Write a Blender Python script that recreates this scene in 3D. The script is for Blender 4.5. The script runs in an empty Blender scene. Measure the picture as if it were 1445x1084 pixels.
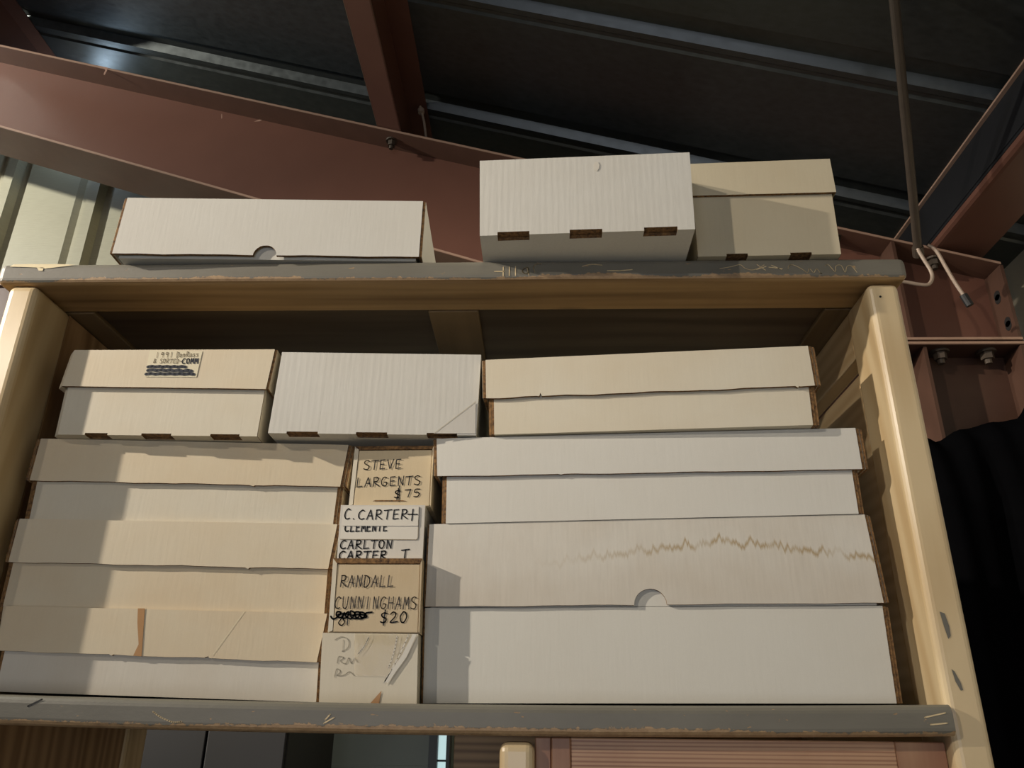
import bpy, bmesh, math, random
from mathutils import Vector, Matrix
random.seed(7)
R = math.radians
SC = bpy.context.scene
COL = SC.collection
OZ = 1.62                      # height of the camera above the floor; everything below is measured from the camera

# ---------------------------------------------------------------- camera, exposure, world, lights
def setup():
    p, y, r = R(23.18), R(2.094), R(0.717)
    fwd = Vector((-math.sin(y)*math.cos(p), math.cos(y)*math.cos(p), math.sin(p)))
    rt = Vector((math.cos(y), math.sin(y), 0)); up = rt.cross(fwd)
    right = rt*math.cos(r) + up*math.sin(r); u2 = -rt*math.sin(r) + up*math.cos(r)
    cd = bpy.data.cameras.new('camera'); cam = bpy.data.objects.new('camera', cd); COL.objects.link(cam)
    M = Matrix((right, u2, -fwd)).transposed().to_4x4(); M.translation = Vector((0, 0, OZ))
    cam.matrix_world = M
    cd.sensor_width = 36; cd.sensor_fit = 'HORIZONTAL'; cd.lens = 1130/1445*36; cd.clip_start = .02
    SC.camera = cam
    SC.view_settings.view_transform = 'Standard'; SC.view_settings.look = 'None'
    SC.view_settings.gamma = 1; SC.view_settings.use_curve_mapping = False
    SC.view_settings.exposure = 0.0
    w = bpy.data.worlds.new('world'); SC.world = w; w.use_nodes = True
    w.node_tree.nodes['Background'].inputs[0].default_value = (.8, .9, 1, 1)
    w.node_tree.nodes['Background'].inputs[1].default_value = .01
    def point(name, loc, power, col, rad):
        d = bpy.data.lights.new(name, 'POINT'); d.energy = power; d.color = col; d.shadow_soft_size = rad
        o = bpy.data.objects.new(name, d); COL.objects.link(o); o.location = (loc[0], loc[1], loc[2]+OZ)
    def area(name, loc, target, power, col, sx, sy):
        d = bpy.data.lights.new(name, 'AREA'); d.shape = 'RECTANGLE'; d.size = sx; d.size_y = sy
        d.energy = power; d.color = col
        o = bpy.data.objects.new(name, d); COL.objects.link(o); o.location = (loc[0], loc[1], loc[2]+OZ)
        o.rotation_euler = (Vector(target)-Vector(loc)).to_track_quat('-Z', 'Y').to_euler()
    def spot(name, loc, target, power, col, rad, half):
        d = bpy.data.lights.new(name, 'SPOT'); d.energy = power; d.color = col; d.shadow_soft_size = rad
        d.spot_size = R(2*half); d.spot_blend = 1.
        o = bpy.data.objects.new(name, d); COL.objects.link(o); o.location = (loc[0], loc[1], loc[2]+OZ)
        o.rotation_euler = (Vector(target)-Vector(loc)).to_track_quat('-Z', 'Y').to_euler()
    spot('clamp_lamp', (-3.1, -2.5, 1.9), (1.8, .8, .45), 300, (1, .895, .765), .045, 24)
    spot('shop_lamp', (-4.1, -.6, 1.8), (-1.4, .84, .88), 1520, (1, .895, .765), .035, 13.5)
    point('wall_lamp', (-3.0, .75, 1.78), 250, (1, .98, .88), .04)
    point('roof_glow_fill', (-1.53, 2.01, 1.80), .75, (.62, .80, 1), .03)  # unseen cool light added behind the rafter for a blue glow on the roof
    area('cool_front_fill', (-.6, -3.8, -.5), (0, 1, .1), 38, (.84, .88, 1), 2.4, 2.0)  # soft cool fill added behind the camera, no door is built there
    area('side_window_daylight', (-4.9, 1.45, .7), (-1, 1.4, 1.7), 24, (.55, .75, 1), .8, .8)
setup()

# ---------------------------------------------------------------- node helpers / materials
def newmat(name):
    m = bpy.data.materials.new(name); m.use_nodes = True
    nt = m.node_tree; b = nt.nodes['Principled BSDF']
    return m, nt, b
def nd(nt, t, **kw):
    n = nt.nodes.new(t)
    for k, v in kw.items():
        if k in n.inputs.keys() if isinstance(k, str) else False: n.inputs[k].default_value = v
        else: setattr(n, k, v)
    return n
def lk(nt, a, b): nt.links.new(a, b)
def s2l(c):
    return tuple((x/255/12.92 if x/255 <= .04045 else ((x/255+.055)/1.055)**2.4) for x in c)
def coord(nt, scale, off=(0, 0, 0)):
    tc = nt.nodes.new('ShaderNodeTexCoord'); mp = nt.nodes.new('ShaderNodeMapping')
    mp.inputs['Scale'].default_value = scale; mp.inputs['Location'].default_value = off
    lk(nt, tc.outputs['Object'], mp.inputs['Vector']); return mp.outputs['Vector']
def noise(nt, vec, scale=1, detail=3, rough=.55):
    n = nt.nodes.new('ShaderNodeTexNoise'); n.inputs['Scale'].default_value = scale
    n.inputs['Detail'].default_value = detail; n.inputs['Roughness'].default_value = rough
    lk(nt, vec, n.inputs['Vector']); return n.outputs['Fac']
def ramp(nt, fac, stops):
    n = nt.nodes.new('ShaderNodeValToRGB'); e = n.color_ramp.elements
    while len(e) < len(stops): e.new(.5)
    for i, (p, c) in enumerate(stops):
        e[i].position = p; e[i].color = (*c, 1) if len(c) == 3 else c
    lk(nt, fac, n.inputs[0]); return n.outputs[0]
def mixc(nt, fac, a, b, mode='MIX'):
    n = nt.nodes.new('ShaderNodeMix'); n.data_type = 'RGBA'; n.blend_type = mode
    for sock, v in ((n.inputs[0], fac), (n.inputs[6], a), (n.inputs[7], b)):
        if isinstance(v, (int, float)): sock.default_value = v
        elif isinstance(v, tuple): sock.default_value = (*v, 1) if len(v) == 3 else v
        else: lk(nt, v, sock)
    return n.outputs[2]
def mth(nt, op, a, b=None, clamp=False):
    n = nt.nodes.new('ShaderNodeMath'); n.operation = op; n.use_clamp = clamp
    for s, v in ((n.inputs[0], a), (n.inputs[1], b)):
        if v is None: continue
        if isinstance(v, (int, float)): s.default_value = v
        else: lk(nt, v, s)
    return n.outputs[0]
def bump(nt, b, h, strength, dist=.001):
    n = nt.nodes.new('ShaderNodeBump'); n.inputs['Strength'].default_value = strength
    n.inputs['Distance'].default_value = dist
    lk(nt, h, n.inputs['Height']); lk(nt, n.outputs[0], b.inputs['Normal'])
def sep(nt):
    tc = nt.nodes.new('ShaderNodeTexCoord'); s = nt.nodes.new('ShaderNodeSeparateXYZ')
    lk(nt, tc.outputs['Object'], s.inputs[0]); return s.outputs

def cardboard(name, col, seed=0., streak=.06, age=.12, agecol=(160, 132, 92), flute=.0, stain=None):
    m, nt, b = newmat(name); c = s2l(col)
    off = (seed*1.7, seed*.9, seed*2.3)
    big = noise(nt, coord(nt, (7, 7, 9), off), 1, 4, .6)
    fine = noise(nt, coord(nt, (300, 300, 26), off), 1, 2, .6)
    grain = noise(nt, coord(nt, (900, 900, 900), off), 1, 2, .7)
    base = mixc(nt, mth(nt, 'MULTIPLY', ramp(nt, big, [(.38, (0, 0, 0)), (.72, (1, 1, 1))]), age), c, s2l(agecol))
    k = mth(nt, 'ADD', mth(nt, 'MULTIPLY', fine, streak), 1-streak*.5)
    k = mth(nt, 'MULTIPLY', k, mth(nt, 'ADD', mth(nt, 'MULTIPLY', grain, .08), .96))
    n = nt.nodes.new('ShaderNodeCombineColor')
    for i in range(3): lk(nt, k, n.inputs[i])
    base = mixc(nt, 1., base, n.outputs[0], 'MULTIPLY')
    if stain:
        s = sep(nt)
        jag = noise(nt, coord(nt, (85, 0, 0), (3.1, 0, 0)), 1, 3, .7)
        edge = mth(nt, 'ADD', mth(nt, 'MULTIPLY', jag, .046), .0435)
        edge = mth(nt, 'SUBTRACT', edge, mth(nt, 'MULTIPLY', mth(nt, 'ABSOLUTE', mth(nt, 'SUBTRACT', s[0], .07)), .12))
        dist = mth(nt, 'ABSOLUTE', mth(nt, 'SUBTRACT', s[2], edge))
        line = mth(nt, 'SUBTRACT', 1., mth(nt, 'DIVIDE', dist, .0042), True)
        inx = mth(nt, 'MULTIPLY', mth(nt, 'ADD', mth(nt, 'MULTIPLY', s[0], 6.), .8, True),
                  ramp(nt, noise(nt, coord(nt, (30, 0, 0), (1, 0, 0)), 1, 2), [(.36, (.15,)*3), (.5, (1,)*3)]))
        base = mixc(nt, mth(nt, 'MULTIPLY', line, mth(nt, 'MULTIPLY', inx, .75)), base, s2l((152, 124, 70)))
        below = mth(nt, 'MULTIPLY', mth(nt, 'MULTIPLY', mth(nt, 'SUBTRACT', edge, s[2]), 40., True), .16)
        base = mixc(nt, below, base, s2l((168, 148, 120)))
    lk(nt, base, b.inputs['Base Color'])
    b.inputs['Roughness'].default_value = .62; b.inputs['Specular IOR Level'].default_value = .35
    w = nt.nodes.new('ShaderNodeTexWave'); w.wave_type = 'BANDS'; w.bands_direction = 'X'
    w.inputs['Scale'].default_value = 1; w.inputs['Distortion'].default_value = .6
    lk(nt, coord(nt, (45, 45, 2), off), w.inputs['Vector'])
    h = mth(nt, 'ADD', mth(nt, 'MULTIPLY', w.outputs['Fac'], flute), mth(nt, 'ADD', fine, mth(nt, 'MULTIPLY', big, 3.)))
    bump(nt, b, h, .22, .0005)
    return m

def plain(name, col, rough=.5, metal=0., var=.15, scale=30., spec=.5, bmp=0.):
    m, nt, b = newmat(name); c = s2l(col)
    f = noise(nt, coord(nt, (scale,)*3), 1, 4)
    base = mixc(nt, f, tuple(x*(1-var) for x in c), tuple(min(1, x*(1+var)) for x in c))
    lk(nt, base, b.inputs['Base Color'])
    b.inputs['Roughness'].default_value = rough; b.inputs['Metallic'].default_value = metal
    b.inputs['Specular IOR Level'].default_value = spec
    if bmp: bump(nt, b, noise(nt, coord(nt, (scale*6,)*3), 1, 3), bmp, .001)
    return m

def wood(name, col, dark, axis, rough=.42, seed=0., contrast=.6, spec=.5, coat=0., knots=.5, ring=9.):
    m, nt, b = newmat(name)
    sc = [38, 38, 38]; sc[axis] = 1.6
    v = coord(nt, tuple(sc), (seed*3.1, seed*1.3, seed*2.7))
    g = noise(nt, v, 1, 4, .6)
    sc2 = [ring, ring, ring]; sc2[axis] = .7
    w = nt.nodes.new('ShaderNodeTexWave'); w.wave_type = 'RINGS'; w.inputs['Scale'].default_value = 2.2
    w.inputs['Distortion'].default_value = 5; w.inputs['Detail'].default_value = 2; w.inputs['Detail Scale'].default_value = 1.2
    lk(nt, coord(nt, tuple(sc2), (seed+.37, seed*.7+.2, seed*.3+.6)), w.inputs['Vector'])
    f = mth(nt, 'ADD', mth(nt, 'MULTIPLY', g, .6), mth(nt, 'MULTIPLY', w.outputs['Fac'], .4))
    base = ramp(nt, f, [(.25, tuple(x for x in s2l(dark))), (.25+.5*contrast+.1, s2l(col))])
    kn = [5., 5., 5.]; kn[axis] = 2.2
    vo = nt.nodes.new('ShaderNodeTexVoronoi'); vo.inputs['Scale'].default_value = 1.6
    lk(nt, coord(nt, tuple(kn), (seed*2.2+.13, .4, seed*1.9)), vo.inputs['Vector'])
    base = mixc(nt, mth(nt, 'MULTIPLY', ramp(nt, vo.outputs['Distance'], [(.03, (1,)*3), (.13, (0,)*3)]), knots), base, s2l((84, 55, 28)))
    dirt = noise(nt, coord(nt, (11, 11, 11), (seed, 2, 3)), 1, 5, .65)
    base = mixc(nt, mth(nt, 'MULTIPLY', ramp(nt, dirt, [(.5, (0,)*3), (.8, (1,)*3)]), .3), base, s2l(dark))
    lk(nt, base, b.inputs['Base Color'])
    b.inputs['Roughness'].default_value = rough; b.inputs['Specular IOR Level'].default_value = spec
    b.inputs['Coat Weight'].default_value = coat; b.inputs['Coat Roughness'].default_value = .22
    bump(nt, b, mth(nt, 'ADD', g, mth(nt, 'MULTIPLY', dirt, 2.)), .25, .0007)
    return m

def worn_paint(name, worn_z, amp, extra):
    # grey brushed paint rubbed through to bare pine along the lower front edge, chips elsewhere
    m, nt, b = newmat(name)
    s = sep(nt)
    n1 = noise(nt, coord(nt, (9, 9, 9), (extra, 0, 0)), 1, 3, .6)
    n2 = noise(nt, coord(nt, (140, 140, 220), (extra, 1, 0)), 1, 3, .7)
    lim = mth(nt, 'ADD', mth(nt, 'ADD', worn_z, mth(nt, 'MULTIPLY', mth(nt, 'SUBTRACT', n1, .48), amp)),
              mth(nt, 'MULTIPLY', mth(nt, 'SUBTRACT', n2, .5), .010))
    bare = mth(nt, 'MULTIPLY', mth(nt, 'SUBTRACT', lim, s[2]), 1400., True)
    chip = ramp(nt, noise(nt, coord(nt, (60, 60, 200), (extra+4, 0, 2)), 1, 3, .6), [(.70, (0,)*3), (.72, (1,)*3)])
    bare = mth(nt, 'MAXIMUM', bare, chip)
    paint = mixc(nt, noise(nt, coord(nt, (14, 14, 40)), 1, 4), s2l((103, 99, 88)), s2l((123, 119, 107)))
    pine = mixc(nt, n2, s2l((118, 90, 62)), s2l((190, 160, 120)))
    lk(nt, mixc(nt, bare, paint, pine), b.inputs['Base Color'])
    b.inputs['Roughness'].default_value = .45
    bump(nt, b, mth(nt, 'SUBTRACT', n2, mth(nt, 'MULTIPLY', bare, .8)), .3, .0006)
    return m

def galvanized(name, col, seed, rough=.36):
    m, nt, b = newmat(name); c = s2l(col)
    v = nt.nodes.new('ShaderNodeTexVoronoi'); v.inputs['Scale'].default_value = 1
    sp = noise(nt, coord(nt, (30, 55, 30), (seed, 0, 0)), 1, 4, .7)
    lk(nt, coord(nt, (45, 80, 45), (seed, 0, 0)), v.inputs['Vector'])
    f = mth(nt, 'ADD', mth(nt, 'MULTIPLY', sp, .7), mth(nt, 'MULTIPLY', v.outputs['Distance'], .3))
    lk(nt, mixc(nt, f, tuple(x*.7 for x in c), tuple(min(1, x*1.3) for x in c)), b.inputs['Base Color'])
    b.inputs['Metallic'].default_value = .72
    lk(nt, mth(nt, 'ADD', mth(nt, 'MULTIPLY', f, .25), rough-.1), b.inputs['Roughness'])
    bump(nt, b, sp, .12, .002)
    return m

def facing(name, col):
    # pale woven insulation facing: fine horizontal ribs
    m, nt, b = newmat(name); c = s2l(col)
    f = noise(nt, coord(nt, (25, 25, 420)), 1, 3, .6); g = noise(nt, coord(nt, (6, 6, 6)), 1, 4)
    k = mth(nt, 'ADD', mth(nt, 'MULTIPLY', f, .6), mth(nt, 'MULTIPLY', g, .4))
    lk(nt, mixc(nt, k, tuple(x*.72 for x in c), tuple(min(1, x*1.22) for x in c)), b.inputs['Base Color'])
    b.inputs['Roughness'].default_value = .5
    bump(nt, b, f, .5, .001)
    return m

M = {}
M['white_a'] = cardboard('white_cardboard_bright', (208, 205, 195), 1, .05, .10, (176, 160, 130))
M['white_b'] = cardboard('white_cardboard_dull', (206, 202, 192), 2.4, .05, .25, (178, 160, 132))
M['white_stain'] = cardboard('white_cardboard_water_stained', (205, 200, 188), 3.3, .16, .30, (172, 150, 120), .06, True)
M['white_plain'] = cardboard('white_cardboard_smooth', (205, 202, 191), 4.1, .03, .12, (182, 168, 144))
M['white_flute'] = cardboard('white_cardboard_fluted', (210, 207, 197), 5.2, .12, .12, (178, 164, 138), .3)
M['cream'] = cardboard('cream_cardboard', (212, 201, 177), 6.3, .04, .35, (204, 182, 146))
M['cream_b'] = cardboard('cream_cardboard_yellowed', (210, 197, 170), 7.7, .04, .45, (202, 176, 138))
M['greyed'] = cardboard('off_white_cardboard_base', (206, 200, 186), 8.2, .05, .25, (182, 160, 128))
M['tan'] = cardboard('tan_cardboard', (206, 189, 156), 9.5, .10, .4, (192, 166, 124))
M['tan_dark'] = cardboard('tan_cardboard_dark', (200, 182, 150), 10.5, .10, .45, (178, 150, 108))
M['beige'] = cardboard('beige_cardboard', (200, 189, 162), 11.8, .05, .2, (184, 162, 124))
M['ivory'] = cardboard('ivory_cardboard', (209, 201, 181), 12.8, .06, .25, (190, 166, 124))
def kraftm():
    m, nt, b = newmat('raw_kraft_edge')
    f = noise(nt, coord(nt, (260, 260, 260)), 1, 3, .7)
    lk(nt, ramp(nt, f, [(.3, s2l((58, 36, 18))), (.7, s2l((150, 112, 66)))]), b.inputs['Base Color'])
    b.inputs['Roughness'].default_value = .85; return m
M['kraft'] = kraftm()
M['tape'] = plain('brown_paper_tape', (172, 128, 78), .4, 0, .12, 60)
M['paper'] = plain('white_paper_label', (216, 206, 176), .6, 0, .05, 60)
M['paper_w'] = plain('white_sticker', (214, 208, 194), .5, 0, .04, 60)
M['ink'] = plain('black_marker_ink', (24, 22, 22), .45, 0, .1, 50)
M['ink_faded'] = plain('faded_marker_ink', (66, 58, 48), .5, 0, .25, 200)
M['ink_blue'] = plain('blue_black_marker_ink', (44, 48, 58), .35, 0, .2, 80)
M['pencil'] = plain('pencil_marks', (140, 126, 100), .5, 0, .15, 100)
M['pencil_faint'] = plain('faint_pencil', (190, 180, 158), .6, 0, .1, 100)
def cleartape():
    m, nt, b = newmat('clear_packing_tape')
    b.inputs['Base Color'].default_value = (*s2l((216, 198, 158)), 1); b.inputs['Roughness'].default_value = .12
    b.inputs['Alpha'].default_value = .3; b.inputs['Coat Weight'].default_value = .6
    bump(nt, b, noise(nt, coord(nt, (90, 90, 30)), 1, 3), .6, .002); return m
M['clear'] = cleartape()
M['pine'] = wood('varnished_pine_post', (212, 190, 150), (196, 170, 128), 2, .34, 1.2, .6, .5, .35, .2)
M['pine_side'] = wood('pine_side_boards', (200, 176, 136), (182, 154, 114), 1, .45, 2.7, .7)
M['pine_panel'] = wood('pine_left_panel', (186, 152, 112), (138, 104, 70), 2, .5, 3.9, .8)
M['under'] = wood('pine_underside', (184, 150, 102), (124, 94, 58), 0, .5, 5.1, .9, .4, 0, .8, 14.)
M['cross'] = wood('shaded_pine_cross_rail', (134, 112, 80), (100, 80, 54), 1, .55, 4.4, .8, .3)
M['eave'] = plain('shaded_strut_black', (20, 20, 22), .6, 0, .2, 20, .2)  # eave web in black: its shade is put into the colour
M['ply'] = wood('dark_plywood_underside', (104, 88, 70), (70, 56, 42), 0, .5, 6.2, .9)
M['pink'] = wood('pinkish_planed_plank', (206, 164, 128), (150, 100, 74), 0, .45, 7.3, .5, .5, 0, .2, 40.)
M['pink_v'] = wood('pinkish_planed_stile', (200, 160, 124), (158, 112, 84), 2, .45, 8.3, .7)
M['paint_top'] = worn_paint('worn_grey_paint_upper', 1.62+.4718, .016, 1.)
M['paint_low'] = worn_paint('worn_grey_paint_lower', 1.62-.0005, .009, 6.)
M['bare'] = plain('bare_scratched_wood', (214, 192, 150), .6, 0, .2, 200)
M['smear'] = plain('grey_paint_smear', (108, 104, 94), .5, 0, .1, 60)
M['chip'] = plain('pale_primer_chip', (222, 206, 164), .5, 0, .08, 90)
M['oxide'] = plain('red_oxide_paint', (96, 64, 52), .42, 0, .14, 7, .4, .15)
M['oxide_d'] = plain('red_oxide_paint_dusty', (90, 63, 50), .5, 0, .22, 16, .4, .2)
M['oxide_c'] = plain('red_oxide_paint_shaded', (68, 47, 37), .5, 0, .3, 12, .3, .2)  # darker copy of the red oxide, shade of the right end painted in
M['edge'] = plain('pale_lit_steel_edge', (150, 122, 104), .45, .2, .2, 60)  # paler strips on the steel lips, their lit line put into the colour
M['scuff'] = plain('scuffed_paint', (150, 116, 98), .6, 0, .25, 150)
M['rust'] = plain('dull_brown_steel', (72, 62, 52), .55, .3, .25, 40)
M['wire'] = plain('dull_grey_wire', (150, 132, 116), .5, .2, .2, 50)
M['roof'] = galvanized('galvanized_roof_sheet', (80, 83, 82), 1.)
M['wallm'] = facing('pale_wall_facing', (160, 154, 130))
M['wallr'] = plain('pale_side_wall', (196, 186, 164), .6, 0, .2, 14)
M['dim'] = plain('dark_stained_lining', (40, 38, 36), .8, 0, .2, 5)
M['floor'] = plain('concrete_floor', (56, 55, 53), .8, 0, .2, 4)
M['doorm'] = plain('grey_green_steel_door', (84, 88, 80), .5, 0, .12, 9)
M['frame'] = plain('dark_door_frame', (44, 46, 44), .5, 0, .1, 20)
M['sheet'] = plain('corner_shade_black', (6, 6, 7), 1., 0, .2, 20, .0)  # near-black surface that paints the shade of the right corner
M['black'] = plain('black_rubber', (17, 16, 15), .6, 0, .1, 20)
def glow():
    m, nt, b = newmat('daylit_pane'); b.inputs['Base Color'].default_value = (.7, .85, .85, 1)
    b.inputs['Emission Color'].default_value = (*s2l((196, 226, 226)), 1); b.inputs['Emission Strength'].default_value = .8
    return m
M['pane'] = glow()

# ---------------------------------------------------------------- mesh helpers
class MB:
    def __init__(s): s.v = []; s.f = []; s.m = []; s.mats = []
    def mi(s, k):
        if k not in s.mats: s.mats.append(k)
        return s.mats.index(k)
    def poly(s, pts, k):
        i = len(s.v); s.v += [Vector(p) for p in pts]; s.f.append(list(range(i, i+len(pts)))); s.m.append(s.mi(k))
    def hexa(s, p, k, ks=None):
        # p: 8 corners, front TL TR BR BL then back TL TR BR BL ; ks: per-face keys front,back,top,bottom,left,right
        ks = ks or [k]*6
        i = len(s.v); s.v += [Vector(q) for q in p]
        F = [(0, 3, 2, 1), (4, 5, 6, 7), (0, 1, 5, 4), (3, 7, 6, 2), (0, 4, 7, 3), (1, 2, 6, 5)]
        for f, kk in zip(F, ks): s.f.append([i+a for a in f]); s.m.append(s.mi(kk or k))
    def box(s, x0, x1, y0, y1, z0, z1, k, ks=None):
        s.hexa([(x0, y0, z1), (x1, y0, z1), (x1, y0, z0), (x0, y0, z0), (x0, y1, z1), (x1, y1, z1), (x1, y1, z0), (x0, y1, z0)], k, ks)
    def prism(s, pts, y0, y1, k):
        # polygon in XZ pushed along Y
        n = len(pts); i = len(s.v)
        s.v += [Vector((x, y0, z)) for x, z in pts] + [Vector((x, y1, z)) for x, z in pts]
        s.f.append([i+j for j in range(n)]); s.f.append([i+n+j for j in reversed(range(n))]); s.m += [s.mi(k)]*2
        for j in range(n):
            a, b = j, (j+1) % n; s.f.append([i+b, i+a, i+n+a, i+n+b]); s.m.append(s.mi(k))
    def tube(s, pts, r, k, seg=12, caps=True):
        pts = [Vector(p) for p in pts]; n = len(pts); i0 = len(s.v)
        rr = r if isinstance(r, (list, tuple)) else [r]*n
        prev = None
        for j, p in enumerate(pts):
            t = (pts[min(j+1, n-1)]-pts[max(j-1, 0)]).normalized()
            if prev is None: prev = t.orthogonal().normalized()
            a = (prev - t*prev.dot(t)).normalized(); prev = a; b = t.cross(a)
            for q in range(seg):
                an = 2*math.pi*q/seg; s.v.append(p+(a*math.cos(an)+b*math.sin(an))*rr[j])
        for j in range(n-1):
            for q in range(seg):
                s.f.append([i0+j*seg+q, i0+j*seg+(q+1) % seg, i0+(j+1)*seg+(q+1) % seg, i0+(j+1)*seg+q]); s.m.append(s.mi(k))
        if caps:
            s.f.append([i0+q for q in reversed(range(seg))]); s.f.append([i0+(n-1)*seg+q for q in range(seg)]); s.m += [s.mi(k)]*2
    def build(s, name, parent=None, loc=None, bevel=0., seg=2, smooth=False, merge=False):
        me = bpy.data.meshes.new(name)
        base = Vector(parent['_loc']) if parent is not None else Vector(loc or (0, 0, 0))
        sh = Vector((0, 0, OZ)) if True else 0
        me.from_pydata([tuple(v-base) for v in s.v], [], s.f)
        for k in s.mats: me.materials.append(M[k])
        for p, mi in zip(me.polygons, s.m): p.material_index = mi; p.use_smooth = smooth
        bm = bmesh.new(); bm.from_mesh(me)
        if merge: bmesh.ops.remove_doubles(bm, verts=bm.verts, dist=1e-5)
        bmesh.ops.recalc_face_normals(bm, faces=bm.faces)
        bm.to_mesh(me); bm.free(); me.update()
        o = bpy.data.objects.new(name, me); COL.objects.link(o)
        if parent is not None: o.parent = parent; o['_loc'] = tuple(base)
        else: o.location = base+sh; o['_loc'] = tuple(base)
        if bevel:
            b = o.modifiers.new('bevel', 'BEVEL'); b.width = bevel; b.segments = seg; b.limit_method = 'ANGLE'; b.angle_limit = R(40)
            if smooth is None: pass
        return o
def thing(name, label, cat, loc, group=None):
    o = bpy.data.objects.new(name, None); COL.objects.link(o); o.empty_display_size = .05
    o.location = (loc[0], loc[1], loc[2]+OZ); o['_loc'] = tuple(loc)
    o['label'] = label; o['category'] = cat
    if group: o['group'] = group
    return o
def tag(o, label, cat, group=None):
    o['label'] = label; o['category'] = cat
    if group: o['group'] = group
    return o
def struct(o): o['kind'] = 'structure'; return o
def rbox(name, parent, x0, x1, y0, y1, z0, z1, k, r, seg=3, ks=None, loc=None):
    mb = MB(); mb.box(x0, x1, y0, y1, z0, z1, k, ks)
    o = mb.build(name, parent, loc, bevel=r, seg=seg)
    return o

# ---------------------------------------------------------------- the building
SL = -.2823
def flange(x): return 1.827 + SL*(x+1.58)            # line of the rafter's top flange
RH = .13                                              # purlin depth
mb = MB(); mb.box(-5, 1.28, -4, 2.14, -1.66, -1.62, 'floor'); struct(mb.build('floor'))
# roof: ribbed galvanized sheet, ribs run down the slope
prof = []
y = -4.265
ys = []
while y < 2.2:
    for dy, dz in ((-.045, 0), (-.032, .022), (.012, .022), (.025, 0), (.04, 0), (.046, .005), (.056, .005), (.062, 0)):
        ys.append((y+dy, dz))
    y += .4
mb = MB()
for (a, za), (b, zb) in zip(ys, ys[1:]):
    if b < -4 or a > 2.16: continue
    for x0, x1 in ((-5, 1.28),):
        mb.poly([(x0, a, flange(x0)+RH+za), (x1, a, flange(x1)+RH+za), (x1, b, flange(x1)+RH+zb), (x0, b, flange(x0)+RH+zb)], 'roof')
mb.poly([(-5, -4, flange(-5)+RH+.05), (1.28, -4, flange(1.28)+RH+.05), (1.28, 2.16, flange(1.28)+RH+.05), (-5, 2.16, flange(-5)+RH+.05)], 'roof')
struct(mb.build('ceiling'))
# gable wall behind: vertical ribbed panels faced in a pale woven sheet
mb = MB(); xs = []
x = -5.045
while x < 1.3:
    for dx, dz in ((-.0675, 0), (-.05, .012), (-.034, .012), (-.026, -.006), (.006, -.006), (.012, .030), (.046, .030), (.056, 0)):
        xs.append((x+dx, 2.12+dz))
    x += .3
xs = [(-5.2, 2.12)]+xs+[(1.3, 2.12)]
for (a, ya), (b, yb) in zip(xs, xs[1:]):
    mb.poly([(a, ya, -1.62), (b, yb, -1.62), (b, yb, flange(b)+RH+.03), (a, ya, flange(a)+RH+.03)], 'wallm')
mb.poly([(-5.2, 2.17, -1.62), (1.3, 2.17, -1.62), (1.3, 2.17, flange(1.3)+RH+.03), (-5.2, 2.17, flange(-5.2)+RH+.03)], 'wallm')
struct(mb.build('wall_back'))
mb = MB(); mb.box(1.26, 1.30, -4, 2.12, -1.62, flange(1.26)+RH, 'wallr')
struct(mb.build('wall_right'))
mb = MB(); mb.box(-5.04, -5, -4, 2.12, -1.62, flange(-5)+RH, 'dim'); struct(mb.build('wall_left'))
mb = MB(); mb.prism([(-5, -1.62), (1.28, -1.62), (1.28, flange(1.28)+RH), (-5, flange(-5)+RH)], -4.04, -4, 'dim'); struct(mb.build('wall_front'))
# steel door with a daylit slit beside it, seen under the shelf
d = MB(); d.box(-.575, -.2455, 1.955, 1.975, -1.6, .25, 'doorm'); d.box(-.575, -.2455, 1.949, 1.957, -.088, -.082, 'doorm'); d.box(-.575, -.2455, 1.9545, 1.957, -.098, -.089, 'frame')
do = struct(d.build('door_1'))
w = MB(); w.box(-.2455, -.2265, 1.94, 1.985, -1.6, .25, 'frame'); w.box(-.2065, -.199, 1.94, 1.985, -1.6, .25, 'frame'); w.box(-.2265, -.2065, 1.955, 1.96, -.073, -.069, 'frame')
wo = struct(w.build('window_1'))
pn = MB(); pn.box(-.2265, -.2065, 1.962, 1.966, -1.6, .25, 'pane'); pn.build('pane', wo)

# rafter: tapered I-beam parallel to the gable wall
ra = thing('steel_rafter', 'long red-brown steel rafter sloping down to the right behind the shelf', 'beam', (-1.2, 1.8, 1.5))
def bot(x): return 1.526 - .334*(x+1.499)
XL, XK, XR = -3.6, .55, 1.13
mb = MB(); mb.prism([(XL, flange(XL)), (XR, flange(XR)), (XR, .852), (XK, .852), (XL, bot(XL))], 1.796, 1.804, 'oxide'); mb.build('web', ra)
mb = MB(); mb.prism([(XL, flange(XL)-.008), (XR, flange(XR)-.008), (XR, flange(XR)), (XL, flange(XL))], 1.722, 1.878, 'oxide_d')
mb.prism([(XL, flange(XL)-.0078), (XR, flange(XR)-.0078), (XR, flange(XR)-.002), (XL, flange(XL)-.002)], 1.7205, 1.7222, 'edge'); mb.build('top_flange', ra)
mb = MB(); mb.prism([(XL, bot(XL)-.008), (XK, bot(XK)-.008), (XK, bot(XK)), (XL, bot(XL))], 1.722, 1.878, 'oxide_d')
mb.prism([(XL, bot(XL)-.007), (XK, bot(XK)-.007), (XK, bot(XK)-.001), (XL, bot(XL)-.001)], 1.7205, 1.7222, 'edge'); mb.build('bottom_flange', ra)
mb = MB(); mb.box(XK, 1.135, 1.722, 1.878, .848, .856, 'oxide_d'); mb.box(XK, 1.135, 1.7205, 1.7222, .849, .855, 'edge'); mb.build('end_plate', ra)
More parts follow.
